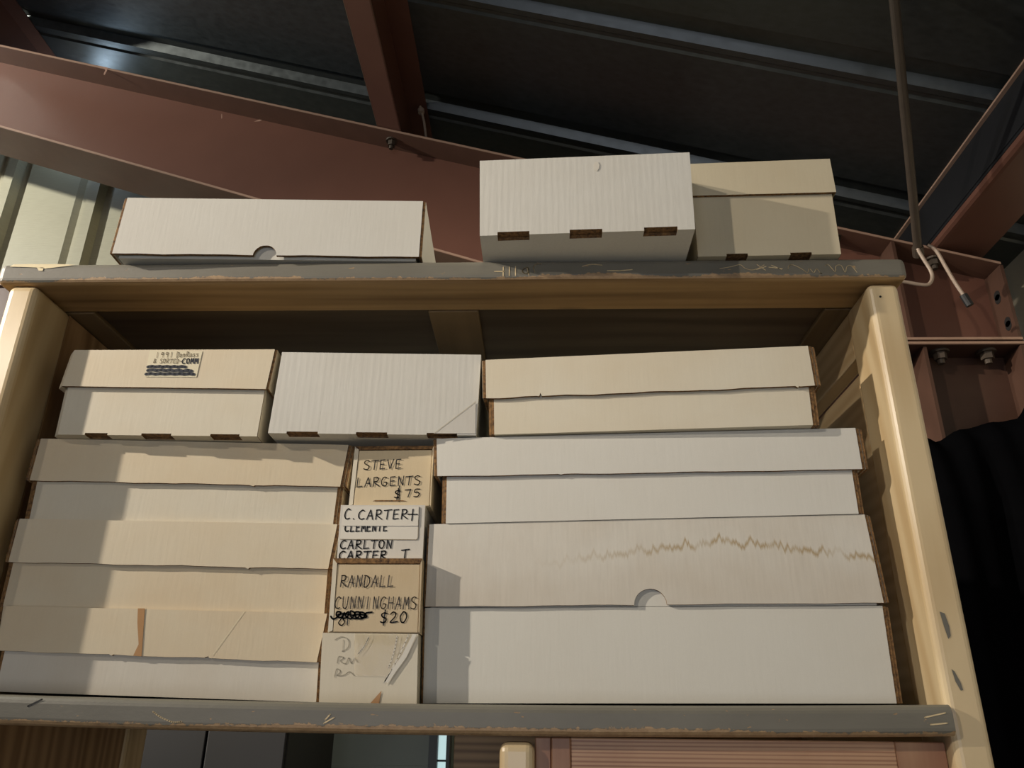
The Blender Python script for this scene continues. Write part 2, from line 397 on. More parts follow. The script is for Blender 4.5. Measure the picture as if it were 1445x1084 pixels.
def bolt(parent, name, p, axis, r=.012, h=.018, k='rust'):
    mb = MB(); a = Vector(axis); p = Vector(p)
    mb.tube([p, p+a*h*.25], r*1.45, k, 16); mb.tube([p+a*h*.25, p+a*h], r, k, 6); mb.tube([p+a*h, p+a*h*1.5], r*.55, k, 10)
    return mb.build(name, parent)
bolt(ra, 'bolt', (-.405, 1.758, flange(-.405)-.008), (0, 0, -1), .011, .02)
bolt(ra, 'bolt', (.99, 1.758, flange(.99)-.008), (0, 0, -1), .013, .02)
bolt(ra, 'bolt', (.758, 1.758, flange(.758)-.008), (0, 0, -1), .012, .012)
mb = MB(); mb.box(1.127, 1.135, 1.723, 1.877, .856, flange(1.13)-.009, 'oxide_c'); ep = mb.build('splice_plate', ra)
for y_, z_ in ((1.762, .985), (1.748, .905)):
    mb = MB(); mb.tube([(1.1275, y_, z_+.004), (1.1262, y_, z_+.004)], .0125, 'black', 14); mb.tube([(1.1275, y_, z_-.006), (1.1262, y_, z_-.006)], .0125, 'black', 14); mb.build('bolt_hole', ep)
mb = MB(); mb.box(.878, .886, 1.724, 1.796, .856, flange(.88)-.008, 'oxide_c'); mb.build('stiffener', ra)
for q in (((-.9175, 1.622), (-.9150, 1.621), (-.9125, 1.606), (-.9150, 1.604)), ((-.819, 1.592), (-.800, 1.602), (-.790, 1.600), (-.802, 1.593)), ((-.742, 1.589), (-.700, 1.584), (-.660, 1.578), (-.648, 1.572), (-.663, 1.562), (-.672, 1.573), (-.715, 1.580))):
    mb = MB(); mb.poly([(x_, 1.7955, z_) for x_, z_ in q], 'scuff'); mb.build('paint_scuff', ra)
mb = MB(); mb.poly([(x_, 1.7200, z_) for x_, z_ in ((-1.27, 1.7385), (-1.236, 1.729), (-1.2375, 1.715), (-1.2405, 1.702), (-1.2445, 1.704), (-1.2425, 1.720), (-1.25, 1.729))], 'scuff'); mb.build('paint_drip', ra)
tr = thing('tie_wire', 'thin steel tie wire dropping to the rafter just right of the purlin', 'wire', (-.32, 1.75, 1.47))
mb = MB(); mb.tube([(-.3315, 1.75, 1.598), (-.318, 1.75, 1.545), (-.306, 1.75, 1.4685)], .0035, 'wire', 10); mb.build('shank', tr)
mb = MB(); mb.tube([(-.3285, 1.747, 1.585), (-.3265, 1.747, 1.572)], .009, 'wire', 12); mb.build('nut', tr)
# column under the rafter's right end
co = thing('steel_column', 'dark red-brown steel column under the right end of the rafter', 'column', (.85, 1.8, -1.62))
mb = MB(); mb.box(.62, 1.128, 1.796, 1.804, -1.62, .838, 'oxide_c'); mb.build('web', co)
mb = MB(); mb.box(.55, 1.135, 1.722, 1.878, .836, .846, 'oxide_c'); mb.box(.55, 1.135, 1.7205, 1.7222, .838, .844, 'edge'); mb.build('cap_plate', co)
for x_ in (.615, 1.125):
    mb = MB(); mb.box(x_, x_+.01, 1.722, 1.878, -1.62, .835, 'oxide_c'); mb.build('flange', co)
mb = MB(); mb.box(.905, .913, 1.73, 1.796, -1.62, .836, 'oxide_c'); mb.build('stiffener', co)
for x_ in (.955, 1.065): bolt(co, 'bolt', (x_, 1.758, .836), (0, 0, -1), .015, .022)
# purlins across the rafters (Z sections) and the eave strut
def purlin(x0, x1, label):
    t = thing('steel_purlin', label, 'purlin', (x1, -1, flange(x1)), 'roof purlins')
    zt = flange(x1)+RH; zb = flange(x1)+.001
    mb = MB(); mb.box(x1-.004, x1, -3.95, 2.1, zb, zt, 'oxide'); mb.build('web', t)
    mb = MB(); mb.prism([(x0, flange(x0)+.001), (x1, zb), (x1, zb+.004), (x0, flange(x0)+.005)], -3.95, 2.1, 'oxide')
    mb.box(x0-.0015, x0+.001, -3.95, 2.1, flange(x0)+.001, flange(x0)+.016, 'edge'); mb.build('bottom_flange', t)
    mb = MB(); mb.prism([(x1, zt-.004+.002), (x1+.06, flange(x1+.06)+RH-.002), (x1+.06, flange(x1+.06)+RH+.001), (x1, zt+.001)], -3.95, 2.1, 'oxide'); mb.build('top_flange', t)
purlin(-.440, -.373, 'red-brown roof purlin meeting the rafter above the left of the shelf')
purlin(-1.66, -1.592, 'dark roof purlin crossing the top left corner of the photo')
ev = thing('eave_strut', 'dark red-brown eave strut running up the right edge of the roof', 'beam', (1.0, -1, 1.12))
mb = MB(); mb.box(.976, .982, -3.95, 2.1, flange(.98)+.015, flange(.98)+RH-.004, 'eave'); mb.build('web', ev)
pts = [(.980-.014*0, flange(.98)+.03)]
pts = [(.976+.02*(1-math.cos(R(a))), flange(.98)+.022-.02*math.sin(R(a))) for a in (0, 22, 45, 68, 90)]
inner = [(.996, flange(.98)+.002)]
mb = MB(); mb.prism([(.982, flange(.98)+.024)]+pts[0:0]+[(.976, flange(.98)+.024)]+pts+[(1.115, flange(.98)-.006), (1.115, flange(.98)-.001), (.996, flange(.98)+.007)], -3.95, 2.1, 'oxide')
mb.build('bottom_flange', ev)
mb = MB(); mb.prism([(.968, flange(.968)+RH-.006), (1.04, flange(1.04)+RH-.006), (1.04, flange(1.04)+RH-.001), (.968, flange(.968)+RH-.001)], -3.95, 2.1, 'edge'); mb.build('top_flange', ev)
# wall girt, seen left of the shelf post
g = thing('wall_girt', 'horizontal brown steel girt on the wall left of the shelf post', 'beam', (-2.2, 1.93, 1.0))
mb = MB(); mb.box(-3.4, -1.3, 1.84, 1.846, .86, 1.075, 'oxide'); mb.build('web', g)
mb = MB(); mb.box(-3.4, -1.3, 1.84, 2.09, 1.075, 1.081, 'oxide'); mb.box(-3.4, -1.3, 1.832, 1.846, 1.078, 1.115, 'edge'); mb.build('flange', g)
bolt(g, 'bolt', (-1.475, 1.84, .98), (0, -1, 0), .014, .02)
# brace rod and the two loose wires by the eave
mb = MB(); A = Vector((.873, 1.60, 1.03)); Bq = Vector((.672, 1.12, 1.30)); dq = (Bq-A)
mb.tube([A-dq*.03, A+dq*.3, A+dq*.7, Bq+dq*.04], .0095, 'rust', 16); mb.tube([A-dq*.045, A-dq*.005], .0125, 'rust', 12)
tag(mb.build('brace_rod', loc=tuple(A)), 'long dark steel rod hanging from the roof near the right edge', 'rod')
def smoothp(pts, n=6):
    P = [Vector(p) for p in pts]; out = []
    for i in range(len(P)-1):
        p0, p1, p2, p3 = P[max(i-1, 0)], P[i], P[i+1], P[min(i+2, len(P)-1)]
        for j in range(n):
            t = j/n
            out.append(.5*((2*p1)+(p2-p0)*t+(2*p0-5*p1+4*p2-p3)*t*t+(3*p1-p0-3*p2+p3)*t**3))
    return out+[P[-1]]
k_ = 1.6/1.55
mb = MB(); mb.tube(smoothp([(k_*x_, 1.6, k_*z_) for x_, z_ in ((.847, 1.012), (.845, .99), (.852, .965), (.862, .935), (.862, .915), (.851, .899), (.832, .899), (.805, .905), (.785, .908))]), .0042, 'wire', 10)
tag(mb.build('bent_wire', loc=(.87, 1.6, .95)), 'pale hooked wire end curling below the hanging rod', 'wire')
mb = MB(); mb.tube(smoothp([(k_*x_, 1.6, k_*z_) for x_, z_ in ((.868, 1.0), (.884, .985), (.896, .945), (.908, .905), (.922, .868))]), .0042, 'wire', 10)
mb.tube([(k_*.920, 1.6, k_*.872), (k_*.929, 1.6, k_*.846)], .0085, 'black', 12)
tag(mb.build('capped_wire', loc=(.93, 1.6, .9)), 'straight pale wire with a black tip in front of the rafter end', 'wire')

# ---------------------------------------------------------------- the wooden shelf
sh = thing('wooden_shelf', 'pine shelf unit with worn grey shelf edges holding stacked card boxes', 'shelf', (-.1, 1.03, -1.62))
def post(x0, x1, y0, y1, z0, z1, r, k='pine'):
    return rbox('post', sh, x0, x1, y0, y1, z0, z1, k, r, 4)
post(-.616, -.581, .7915, .866, -1.62, .4655, .008); RP = post(.371, .4055, .799, .868, -1.62, .4655, .007)
post(-.616, -.581, 1.215, 1.28, -1.62, .4655, .007); post(.371, .4055, 1.215, 1.28, -1.62, .4655, .007)
# upper shelf: a framed top with recessed panels underneath
TB0, TB1 = -.631, .414
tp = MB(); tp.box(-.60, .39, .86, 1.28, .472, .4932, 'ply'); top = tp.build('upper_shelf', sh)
o = rbox('front_rail', top, TB0, TB1, .789, .864, .4665, .4935, 'paint_top', .007, 4, ['paint_top', 'paint_top', 'paint_top', 'under', 'paint_top', 'paint_top'])
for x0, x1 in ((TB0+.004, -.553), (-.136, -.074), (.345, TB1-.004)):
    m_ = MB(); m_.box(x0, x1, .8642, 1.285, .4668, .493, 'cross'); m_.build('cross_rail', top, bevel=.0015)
def strokes(mb, polys, w, plane, k):
    """flat pen strokes laid on a vertical face; plane(x, z) -> point on the face and its outward normal"""
    for pl in polys:
        P = [Vector((a, b)) for a, b in pl]
        for a, b in zip(P, P[1:]):
            d = b-a
            if d.length < 1e-6: continue
            n = Vector((-d.y, d.x)).normalized()*w/2
            mb.poly([plane(*(a-n)), plane(*(b-n)), plane(*(b+n)), plane(*(a+n))], k)
        for p in P:
            mb.poly([plane(p.x+w/2*math.cos(q*math.pi/4), p.y+w/2*math.sin(q*math.pi/4)) for q in range(8)], k)
def wob(pts, n=5): return [(v.x, v.y) for v in smoothp([(a, b, 0) for a, b in pts], n)]
def scratches(polys, w, plane, k, parent):
    for pl in polys:
        q = MB(); strokes(q, [pl], w, plane, k); q.build('scratch', parent)
fp = lambda x, z: (x, .7886, z)
scratches([[(-.0505, .4778), (-.0395, .4778)], [(-.0405, .4838), (-.0405, .4715)], [(-.0335, .4838), (-.0335, .472)], [(-.0265, .4842), (-.0265, .472)],
             wob([(-.0125, .4835), (-.017, .481), (-.0185, .4775), (-.0155, .4745), (-.0115, .4765), (-.0115, .4815), (-.0135, .483), (-.0112, .4725)]),
             wob([(-.0045, .4765), (-.006, .483), (-.002, .4875), (.003, .4875)])], .0011, fp, 'bare', top)
scratches([wob([(.050, .4838), (.060, .4862), (.072, .4852)]), [(.078, .4778), (.092, .4776), (.106, .479)]], .0012, fp, 'bare', top)
scratches([wob([(.205, .4795), (.218, .482), (.228, .4845), (.233, .480), (.240, .4775), (.248, .4795), (.255, .484)]), [(.247, .4845), (.256, .477)], [(.246, .478), (.257, .482)],
             [(.260, .481), (.275, .479)], [(.263, .4835), (.274, .478)],
             wob([(.281, .4785), (.283, .483), (.288, .4835), (.297, .478), (.302, .4735), (.305, .479), (.309, .4735), (.313, .4785), (.316, .4735), (.318, .4725)]),
             wob([(.323, .4825), (.327, .4835), (.333, .4745), (.335, .482), (.341, .4825), (.344, .4735), (.347, .481), (.352, .482), (.357, .4735)])], .0008, fp, 'bare', top)

mb = MB()
fpc = lambda x, z: (x, .7884, z)
mb.poly([fpc(*q) for q in ((-.619, .4885), (-.60, .4878), (-.585, .487), (-.575, .4855), (-.566, .4868), (-.55, .489), (-.541, .4905), (-.56, .4915), (-.60, .4918), (-.615, .4915))], 'chip')
mb.poly([fpc(*q) for q in ((-.586, .487), (-.583, .483), (-.578, .4825), (-.578, .487))], 'chip')
mb.build('paint_chip', top)
# lower shelf: sags slightly under the load
def sag(x): return .0186 + .0225*(x+.08)**2
mb = MB(); N = 28
prof = []
y0, y1, th, r = .789, 1.27, .0265, .007
for a in (180, 202, 225, 247, 270): prof.append((y0+r+r*math.cos(R(a)), -th+r+r*math.sin(R(a))))
prof += [(y1, -th), (y1, 0)]
for a in (90, 112, 135, 157, 180): prof.append((y0+r+r*math.cos(R(a)), -r+r*math.sin(R(a))))
X = [-.5805+(.3705+.5805)*i/N for i in range(N+1)]
for i in range(N):
    for j in range(len(prof)):
        (ya, za), (yb, zb) = prof[j], prof[(j+1) % len(prof)]
        k = 'under' if (yb > 1.2 and za < -.02) else 'paint_low'
        mb.poly([(X[i], ya, sag(X[i])+za), (X[i+1], ya, sag(X[i+1])+za), (X[i+1], yb, sag(X[i+1])+zb), (X[i], yb, sag(X[i])+zb)], k)
for x_ in (X[0], X[-1]): mb.poly([(x_, a, sag(x_)+b) for a, b in prof], 'bare')
low = mb.build('lower_shelf', sh, merge=True, smooth=False)
scratches([[(-.476, .0125), (-.464, .0185)], ], .0016, lambda x, z: (x, .7886, z), 'black', low)
scratches([wob([(-.357, .009), (-.348, .004), (-.337, .0005), (-.329, .0008)]), [(-.197, .001), (-.188, .006)], [(-.196, .004), (-.192, .0085)], [(.345, .012), (.364, .016)], [(.349, .006), (.364, .0075)]], .0012, lambda x, z: (x, .7886, z), 'bare', low)

mb = MB()
for q in (((.3808, .1176), (.3852, .1160), (.3872, .104), (.3868, .0955), (.3840, .0925), (.3822, .104)), ((.3815, .066), (.3838, .0640), (.3875, .0545), (.3885, .0478), (.3862, .0472), (.3830, .055))):
    mb.poly([(x_, .7985, z_-.012) for x_, z_ in q], 'smear')
    mb.build('paint_smear', RP); mb = MB()
mb.tube([(.3824, .7988, .4478), (.3824, .798, .4478)], .0012, 'black', 8); mb.build('nail_hole', RP)
# right end: horizontal boards with gaps; left end: one panel
for z0, z1 in ((.404, .4655), (-.02, .384), (-.4, -.05), (-.8, -.43)):
    rbox('side_board', sh, .374, .394, .8685, 1.2145, z0, z1, 'pine_side', .003, 2)
rbox('side_panel', sh, -.604, -.584, .8665, 1.2145, -1.2, .4655, 'pine_panel', .001, 1)
# under the shelf: middle post, framed plank front and a back board
post(-.0365, -.0045, .796, .835, -1.62, -.0125, .008)
for x0, x1 in ((-.0042, .0105), (.0108, .0285), (.325, .3705)):
    rbox('stile', sh, x0, x1, .815 if x0 != .0108 else .812, .84, -1.0, -.0085, 'pink_v', .001, 1)
rbox('apron_plank', sh, .0287, .3247, .814, .838, -.26, -.0085, 'pink', .001, 1)
rbox('back_board', sh, -.122, .3705, 1.25, 1.268, -1.0, -.0085, 'under', .001, 1)

# dark cabinet in the gloom behind, and a black surface added as painted shade in the right corner
cb = thing('dark_cabinet', 'dark steel cabinet in the gloom below and behind the shelf', 'cabinet', (-.55, 1.62, -1.62))
mb = MB(); mb.box(-.70, -.425, 1.47, 1.80, -1.62, .12, 'black'); mb.build('body', cb, bevel=.003)
for x0, x1 in ((-.698, -.564), (-.561, -.427)):
    mb = MB(); mb.box(x0, x1, 1.462, 1.469, -1.55, .11, 'black'); dr = mb.build('door', cb, bevel=.002)
    hx = x1-.02 if x0 < -.6 else x0+.02
    mb = MB(); mb.tube([(hx, 1.462, -.62), (hx, 1.44, -.62), (hx, 1.44, -.5), (hx, 1.462, -.5)], .005, 'rust', 8); mb.build('handle', dr)
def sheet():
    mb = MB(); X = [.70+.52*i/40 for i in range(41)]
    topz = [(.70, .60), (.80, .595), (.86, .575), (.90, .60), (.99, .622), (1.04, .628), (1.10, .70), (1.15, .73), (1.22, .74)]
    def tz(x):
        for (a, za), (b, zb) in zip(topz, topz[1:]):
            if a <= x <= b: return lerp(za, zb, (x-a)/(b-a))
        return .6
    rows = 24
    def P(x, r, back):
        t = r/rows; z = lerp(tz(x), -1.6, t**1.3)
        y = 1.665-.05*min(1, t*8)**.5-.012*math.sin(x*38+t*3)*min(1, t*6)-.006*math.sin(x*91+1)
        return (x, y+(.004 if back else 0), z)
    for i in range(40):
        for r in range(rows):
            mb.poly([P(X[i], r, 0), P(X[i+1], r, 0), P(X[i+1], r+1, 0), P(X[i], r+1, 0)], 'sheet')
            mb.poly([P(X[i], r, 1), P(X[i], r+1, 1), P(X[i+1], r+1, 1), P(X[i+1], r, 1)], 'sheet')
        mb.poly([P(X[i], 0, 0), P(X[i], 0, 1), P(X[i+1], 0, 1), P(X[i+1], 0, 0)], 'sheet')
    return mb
def lerp(a, b, t): return a+(b-a)*t
tag(sheet().build('shade_sheet', loc=(.96, 1.65, -1.6), smooth=True, merge=True), 'black sheet standing in for the shade in the corner right of the shelf, below the steel column top', 'sheet')

# ---------------------------------------------------------------- handwriting
FONT = {
 'S': [[(.62, .92), (.4, 1), (.14, .9), (.12, .68), (.36, .52), (.6, .36), (.56, .1), (.3, 0), (.02, .1)]],
 'T': [[(0, .93), (.78, 1)], [(.40, .97), (.30, 0)]], 'E': [[(.62, 1), (.14, .97), (.08, 0), (.62, .05)], [(.11, .5), (.52, .54)]],
 'V': [[(.04, 1), (.30, 0), (.72, 1.02)]], 'L': [[(.14, 1), (.06, 0), (.62, .06)]],
 'A': [[(0, -.02), (.36, 1), (.62, 0)], [(.14, .38), (.56, .38)]],
 'R': [[(.12, 1), (.04, 0)], [(.08, .98), (.46, 1), (.58, .8), (.44, .56), (.1, .48), (.68, 0)]],
 'G': [[(.6, .9), (.34, 1), (.08, .7), (.04, .3), (.24, .02), (.56, .1), (.6, .4), (.34, .42)]],
 'N': [[(.08, 0), (.12, 1), (.54, .02), (.66, 1.04)]], 'C': [[(.62, .88), (.4, 1), (.1, .72), (.04, .3), (.26, .02), (.62, .1)]],
 'M': [[(.04, 0), (.16, 1), (.36, .34), (.62, 1), (.70, 0)]], 'O': [[(.36, 1), (.1, .8), (.06, .3), (.3, 0), (.58, .2), (.62, .7), (.36, 1)]],
 'D': [[(.1, 1), (.06, 0), (.44, .08), (.64, .5), (.46, .92), (.02, 1)]], 'U': [[(.06, 1), (.08, .22), (.3, 0), (.54, .2), (.62, 1)]],
 'I': [[(.3, 1), (.26, 0)]], 'H': [[(.1, 1), (.06, 0)], [(.6, 1), (.56, 0)], [(.08, .5), (.58, .52)]],
 '$': [[(.62, .86), (.36, .94), (.12, .8), (.2, .56), (.5, .42), (.52, .16), (.28, .04), (.02, .12)], [(.44, 1.2), (.3, -.2)]],
 '0': [[(.36, 1), (.08, .6), (.16, .08), (.42, .02), (.66, .5), (.52, .94), (.3, .96)]], '2': [[(.06, .8), (.3, 1), (.54, .84), (.44, .5), (.04, .04), (.7, .1)]],
 '5': [[(.66, 1), (.22, .98), (.14, .58), (.46, .6), (.6, .3), (.4, .02), (.04, .04)]], '7': [[(.04, .94), (.62, 1), (.34, .0)]],
 '1': [[(.3, 1), (.26, 0)]], '9': [[(.56, .8), (.34, 1), (.12, .8), (.2, .56), (.5, .62), (.56, .9), (.48, 0)]],
 '.': [[(.2, .06), (.24, .02)]], '+': [[(.0, .5), (.9, .52)], [(.46, 1.15), (.40, -.3)]], '-': [[(.1, .45), (.6, .47)]],
 'o': [[(.34, .6), (.1, .4), (.14, .06), (.4, .02), (.54, .3), (.34, .6)]], 'n': [[(.1, .6), (.1, 0)], [(.1, .4), (.34, .62), (.5, .4), (.52, 0)]],
 'u': [[(.1, .6), (.12, .1), (.36, .02), (.5, .2), (.52, .62), (.54, 0)]], 's': [[(.5, .56), (.24, .6), (.14, .44), (.44, .26), (.4, .04), (.08, .04)]],
 '&': [[(.64, .02), (.2, .74), (.34, .98), (.48, .78), (.1, .3), (.24, .02), (.6, .4)]],
}
CURVY = set('SCGO0295$DoUuns&R')
def write(mb, text, p0, p1, h, w, plane, k, extra=None):
    p0 = Vector(p0); p1 = Vector(p1); n = len(text); d = (p1-p0)
    adv = d/n; ex = adv.normalized(); ez = Vector((-ex.y, ex.x))
    gw = adv.length*1.12
    for i, ch in enumerate(text):
        if ch == ' ': continue
        o = p0+adv*i
        for pl in FONT[ch]:
            q = wob(pl, 4) if ch in CURVY and len(pl) > 2 else pl
            jit = (random.random()-.5)*.06
            strokes(mb, [[tuple(o+ex*(a*gw)+ez*((b+jit*a)*h)) for a, b in q]], w, plane, k)

# ---------------------------------------------------------------- boxes
class Face:
    """vertical front plane of a box through (x0, y0), turned by yaw degrees"""
    def __init__(s, x0, y0, yaw, back=None):
        a = R(yaw); s.x0, s.y0, s.t = x0, y0, math.tan(a); g_ = R(yaw if back is None else back); s.d = Vector((-math.sin(g_), math.cos(g_), 0)); s.e = Vector((math.cos(a), math.sin(a), 0))
    def p(s, x, z, dep=0.): return Vector((x, s.y0+(x-s.x0)*s.t, z))+s.d*dep
    def ink(s, off=.0005): return lambda x, z: s.p(x, z, -off)
def lerp(a, b, t): return a+(b-a)*t

def shell(mb, F, q, depth, face, t=.0035, wave=.0006, notch=None, flaps=(.003, .003), side=None, lidtop=True, layers=1, nicks=()):
    """card lid / sleeve: q = front corners TL TR BR BL as (x, z); front panel has a wavy lower edge and an optional thumb notch"""
    (xa, za), (xb, zb), (xc, zc), (xd, zd) = q; side = side or face
    us = [i/24 for i in range(25)]
    if notch:
        xn, rn = notch; u0 = (xn-xd)/(xc-xd); ru = rn/(xc-xd)
        us = sorted([u for u in us if abs(u-u0) > ru*1.05]+[u0+ru*math.cos(R(a)) for a in range(0, 181, 15)])
    for un, wn, hn in nicks: us = sorted(us+[un-wn, un, un+wn*.4])
    T, Bt = [], []
    ph = random.random()*6
    for u in us:
        zt_ = lerp(za, zb, u); zl = lerp(zd, zc, u)
        if 0 < u < 1: zl += wave*(math.sin(u*19+ph)*.6+math.sin(u*47+ph*2)*.4+(random.random()-.5)*.5)
        if notch:
            dx = (u-u0)*(xc-xd)
            if abs(dx) < rn: zl += math.sqrt(max(0, rn*rn-dx*dx))*.98
        for un, wn, hn in nicks:
            if abs(u-un) < 1e-9: zl += hn
        T.append((lerp(xa, xb, u), zt_)); Bt.append((lerp(xd, xc, u), zl))
    for i in range(len(us)-1):
        a, b, c, d_ = T[i], T[i+1], Bt[i+1], Bt[i]
        mb.poly([F.p(*a), F.p(*b), F.p(*c), F.p(*d_)], face)
        mb.poly([F.p(*a, t), F.p(*d_, t), F.p(*c, t), F.p(*b, t)], face)
        mb.poly([F.p(*d_), F.p(*c), F.p(*c, t), F.p(*d_, t)], 'kraft')
        mb.poly([F.p(*a), F.p(*a, t), F.p(*b, t), F.p(*b)], face)
    mb.poly([F.p(*T[0]), F.p(*Bt[0]), F.p(*Bt[0], t), F.p(*T[0], t)], 'kraft')
    mb.poly([F.p(*T[-1]), F.p(*T[-1], t), F.p(*Bt[-1], t), F.p(*Bt[-1])], 'kraft')
    # side panels: their raw edges face forward beside the front panel
    for s_, w_ in ((-1, flaps[0]), (1, flaps[1])):
        nl = 2 if w_ > .0045 else 1
        for L in range(nl):
            o0 = w_*L/nl + (.0004 if L else 0); o1 = w_*(L+1)/nl
            xt, zt_, xl, zl = (xa, za, xd, zd) if s_ < 0 else (xb, zb, xc, zc)
            f0 = .0008+.0008*L
            A = [F.p(xt+s_*o0, zt_-.0003, f0), F.p(xt+s_*o1, zt_-.0003-.001*L, f0), F.p(xl+s_*o1, zl+.0002, f0), F.p(xl+s_*o0, zl+.0002, f0)]
            Bk = [v+F.d*(depth-f0-.001) for v in A]
            if s_ < 0:
                A = [A[1], A[0], A[3], A[2]]; Bk = [Bk[1], Bk[0], Bk[3], Bk[2]]
            mb.hexa(A+Bk, side, ['kraft', side, side, 'kraft', side, side])
    # top panel and back panel
    if lidtop:
        tt = [F.p(xa, za, t), F.p(xb, zb, t), F.p(xb, zb-t, t), F.p(xa, za-t, t)]
        mb.hexa(tt+[v+F.d*(depth-t) for v in tt], side)
    bk = [F.p(xa, za-t, depth-t), F.p(xb, zb-t, depth-t), F.p(xc, zc, depth-t), F.p(xd, zd, depth-t)]
    mb.hexa(bk+[v+F.d*t for v in bk], side)

def wrap(mb, F, q, depth, k, w=.0095, dep0=0.):
    (xa, za), _, _, (xd, zd) = q
    A = [F.p(xa-w, za-.001, dep0+w*1.2), F.p(xa, za, dep0), F.p(xd, zd, dep0), F.p(xd-w, zd+.001, dep0+w*1.2)]
    Bk = [F.p(xa-w, za-.001, depth), F.p(xa, za-.0002, depth), F.p(xd, zd+.0002, depth), F.p(xd-w, zd+.001, depth)]
    mb.hexa(A+Bk, k)
def tray(mb, F, q, depth, face, dep0=0., flaps=(0, 0), side=None, slots=(), sd=.014, sh_=.0022, under=None):
    """closed card tray: q = front corners TL TR BR BL as (x, z), with die-cut slots along the lower front fold"""
    (xa, za), (xb, zb), (xc, zc), (xd, zd) = q; side = side or face; under = under or side
    def zb_(x): return lerp(zd, zc, (x-xd)/(xc-xd))
    def xt(x): return lerp(xa, xb, (x-xd)/(xc-xd))
    def zt_(x): return lerp(za, zb, (x-xd)/(xc-xd))
    cuts = [xd]+[v for s_ in slots for v in s_]+[xc]
    for i, (x0, x1) in enumerate(zip(cuts, cuts[1:])):
        slot = i % 2 == 1
        r_ = sh_ if slot else 0
        mb.poly([F.p(xt(x0), zt_(x0), dep0), F.p(xt(x1), zt_(x1), dep0), F.p(x1, zb_(x1)+r_, dep0), F.p(x0, zb_(x0)+r_, dep0)], face)
        if slot:
            mb.poly([F.p(x0, zb_(x0)+r_, dep0), F.p(x1, zb_(x1)+r_, dep0), F.p(x1, zb_(x1)+r_, dep0+sd), F.p(x0, zb_(x0)+r_, dep0+sd)], 'kraft')
            for xx in (x0, x1): mb.poly([F.p(xx, zb_(xx), dep0), F.p(xx, zb_(xx)+r_, dep0), F.p(xx, zb_(xx)+r_, dep0+sd), F.p(xx, zb_(xx), dep0+sd)], 'kraft')
            mb.poly([F.p(x0, zb_(x0), dep0+sd), F.p(x1, zb_(x1), dep0+sd), F.p(x1, zb_(x1)+r_, dep0+sd), F.p(x0, zb_(x0)+r_, dep0+sd)], 'kraft')
        mb.poly([F.p(x0, zb_(x0), dep0+(sd if slot else 0)), F.p(x1, zb_(x1), dep0+(sd if slot else 0)), F.p(x1, zb_(x1), depth), F.p(x0, zb_(x0), depth)], under)
    mb.poly([F.p(xa, za, dep0), F.p(xa, za, depth), F.p(xb, zb, depth), F.p(xb, zb, dep0)], side)
    mb.poly([F.p(xa, za, dep0), F.p(xd, zd, dep0), F.p(xd, zd, depth), F.p(xa, za, depth)], side)
    mb.poly([F.p(xb, zb, dep0), F.p(xb, zb, depth), F.p(xc, zc, depth), F.p(xc, zc, dep0)], side)
    mb.poly([F.p(xa, za, depth), F.p(xd, zd, depth), F.p(xc, zc, depth), F.p(xb, zb, depth)], side)
    for s_, w_ in ((-1, flaps[0]), (1, flaps[1])):
        if not w_: continue
        nl = 2 if w_ > .0045 else 1
        for L in range(nl):
            o0 = w_*L/nl+(.0004 if L else 0); o1 = w_*(L+1)/nl
            x_t, z_t, x_l, z_l = (xa, za, xd, zd) if s_ < 0 else (xb, zb, xc, zc)
            f0 = dep0+.0008+.0008*L
            A = [F.p(x_t+s_*o0, z_t-.0005, f0), F.p(x_t+s_*o1, z_t-.0005-.001*L, f0), F.p(x_l+s_*o1, z_l+.0002, f0), F.p(x_l+s_*o0, z_l+.0002, f0)]
            Bk = [v+F.d*(depth-f0-.001) for v in A]
            if s_ < 0: A = [A[1], A[0], A[3], A[2]]; Bk = [Bk[1], Bk[0], Bk[3], Bk[2]]
            mb.hexa(A+Bk, side, ['kraft', side, side, 'kraft', side, side])

def card_box(label, F, lid=None, base=None, depth=.4, lm='cream', bm_='greyed', lflaps=(.006, .006), bflaps=(.004, .004), gap=.0045, group=None, slots=(), lidkw={}, wrapped=0, **kw):
    q = base or lid
    cx = (q[2][0]+q[3][0])/2; zb = min(q[2][1], q[3][1])
    c = F.p(cx, zb, depth/2)
    t = thing('card_box', label, 'box', tuple(c), group)
    L = None
    if base:
        mb = MB(); tray(mb, F, base, depth-gap, bm_, gap if lid else 0, bflaps, slots=slots, **kw)
        if wrapped: wrap(mb, F, base, depth-gap, bm_, wrapped, gap if lid else 0)
        Bo = mb.build('base', t)
        t['_b'] = Bo.name
    if lid:
        mb = MB(); shell(mb, F, lid, depth, lm, flaps=lflaps, **lidkw)
        if wrapped: wrap(mb, F, lid, depth, lm, wrapped)
        L = mb.build('lid', t, bevel=.0007, seg=2)
    return t, L

# --- left stack
F1 = Face(-.39, .844, 3, 1.2)
LG = 'cream card boxes in the left stack'
tL3, lid = card_box('long cream card box with brown tape strip, bottom of the left stack', F1,
    lid=[(-.5545, .1092), (-.2204, .1061), (-.2262, .0580), (-.5502, .0652)],
    base=[(-.5452, .1048), (-.2271, .1018), (-.2239, .0204), (-.5435, .0265)], depth=.38, lm='cream_b', bm_='greyed', lflaps=(.004, .004), bflaps=(.0035, .0035), group=LG, lidkw=dict(nicks=((.36, .01, -.0012), (.66, .012, .0015))))
mb = MB(); pt = F1.ink(.0006)
mb.poly([pt(-.4160, .1085), pt(-.4088, .1085), pt(-.4032, .0614), pt(-.4117, .0620), pt(-.4084, .0730), pt(-.4139, .0947)], 'tape')
mb.build('tape_strip', lid)
mb = MB(); strokes(mb, [[(-.3320, .0634), (-.3063, .1068)]], .0007, F1.ink(.0004), 'paper'); mb.build('crease', lid)
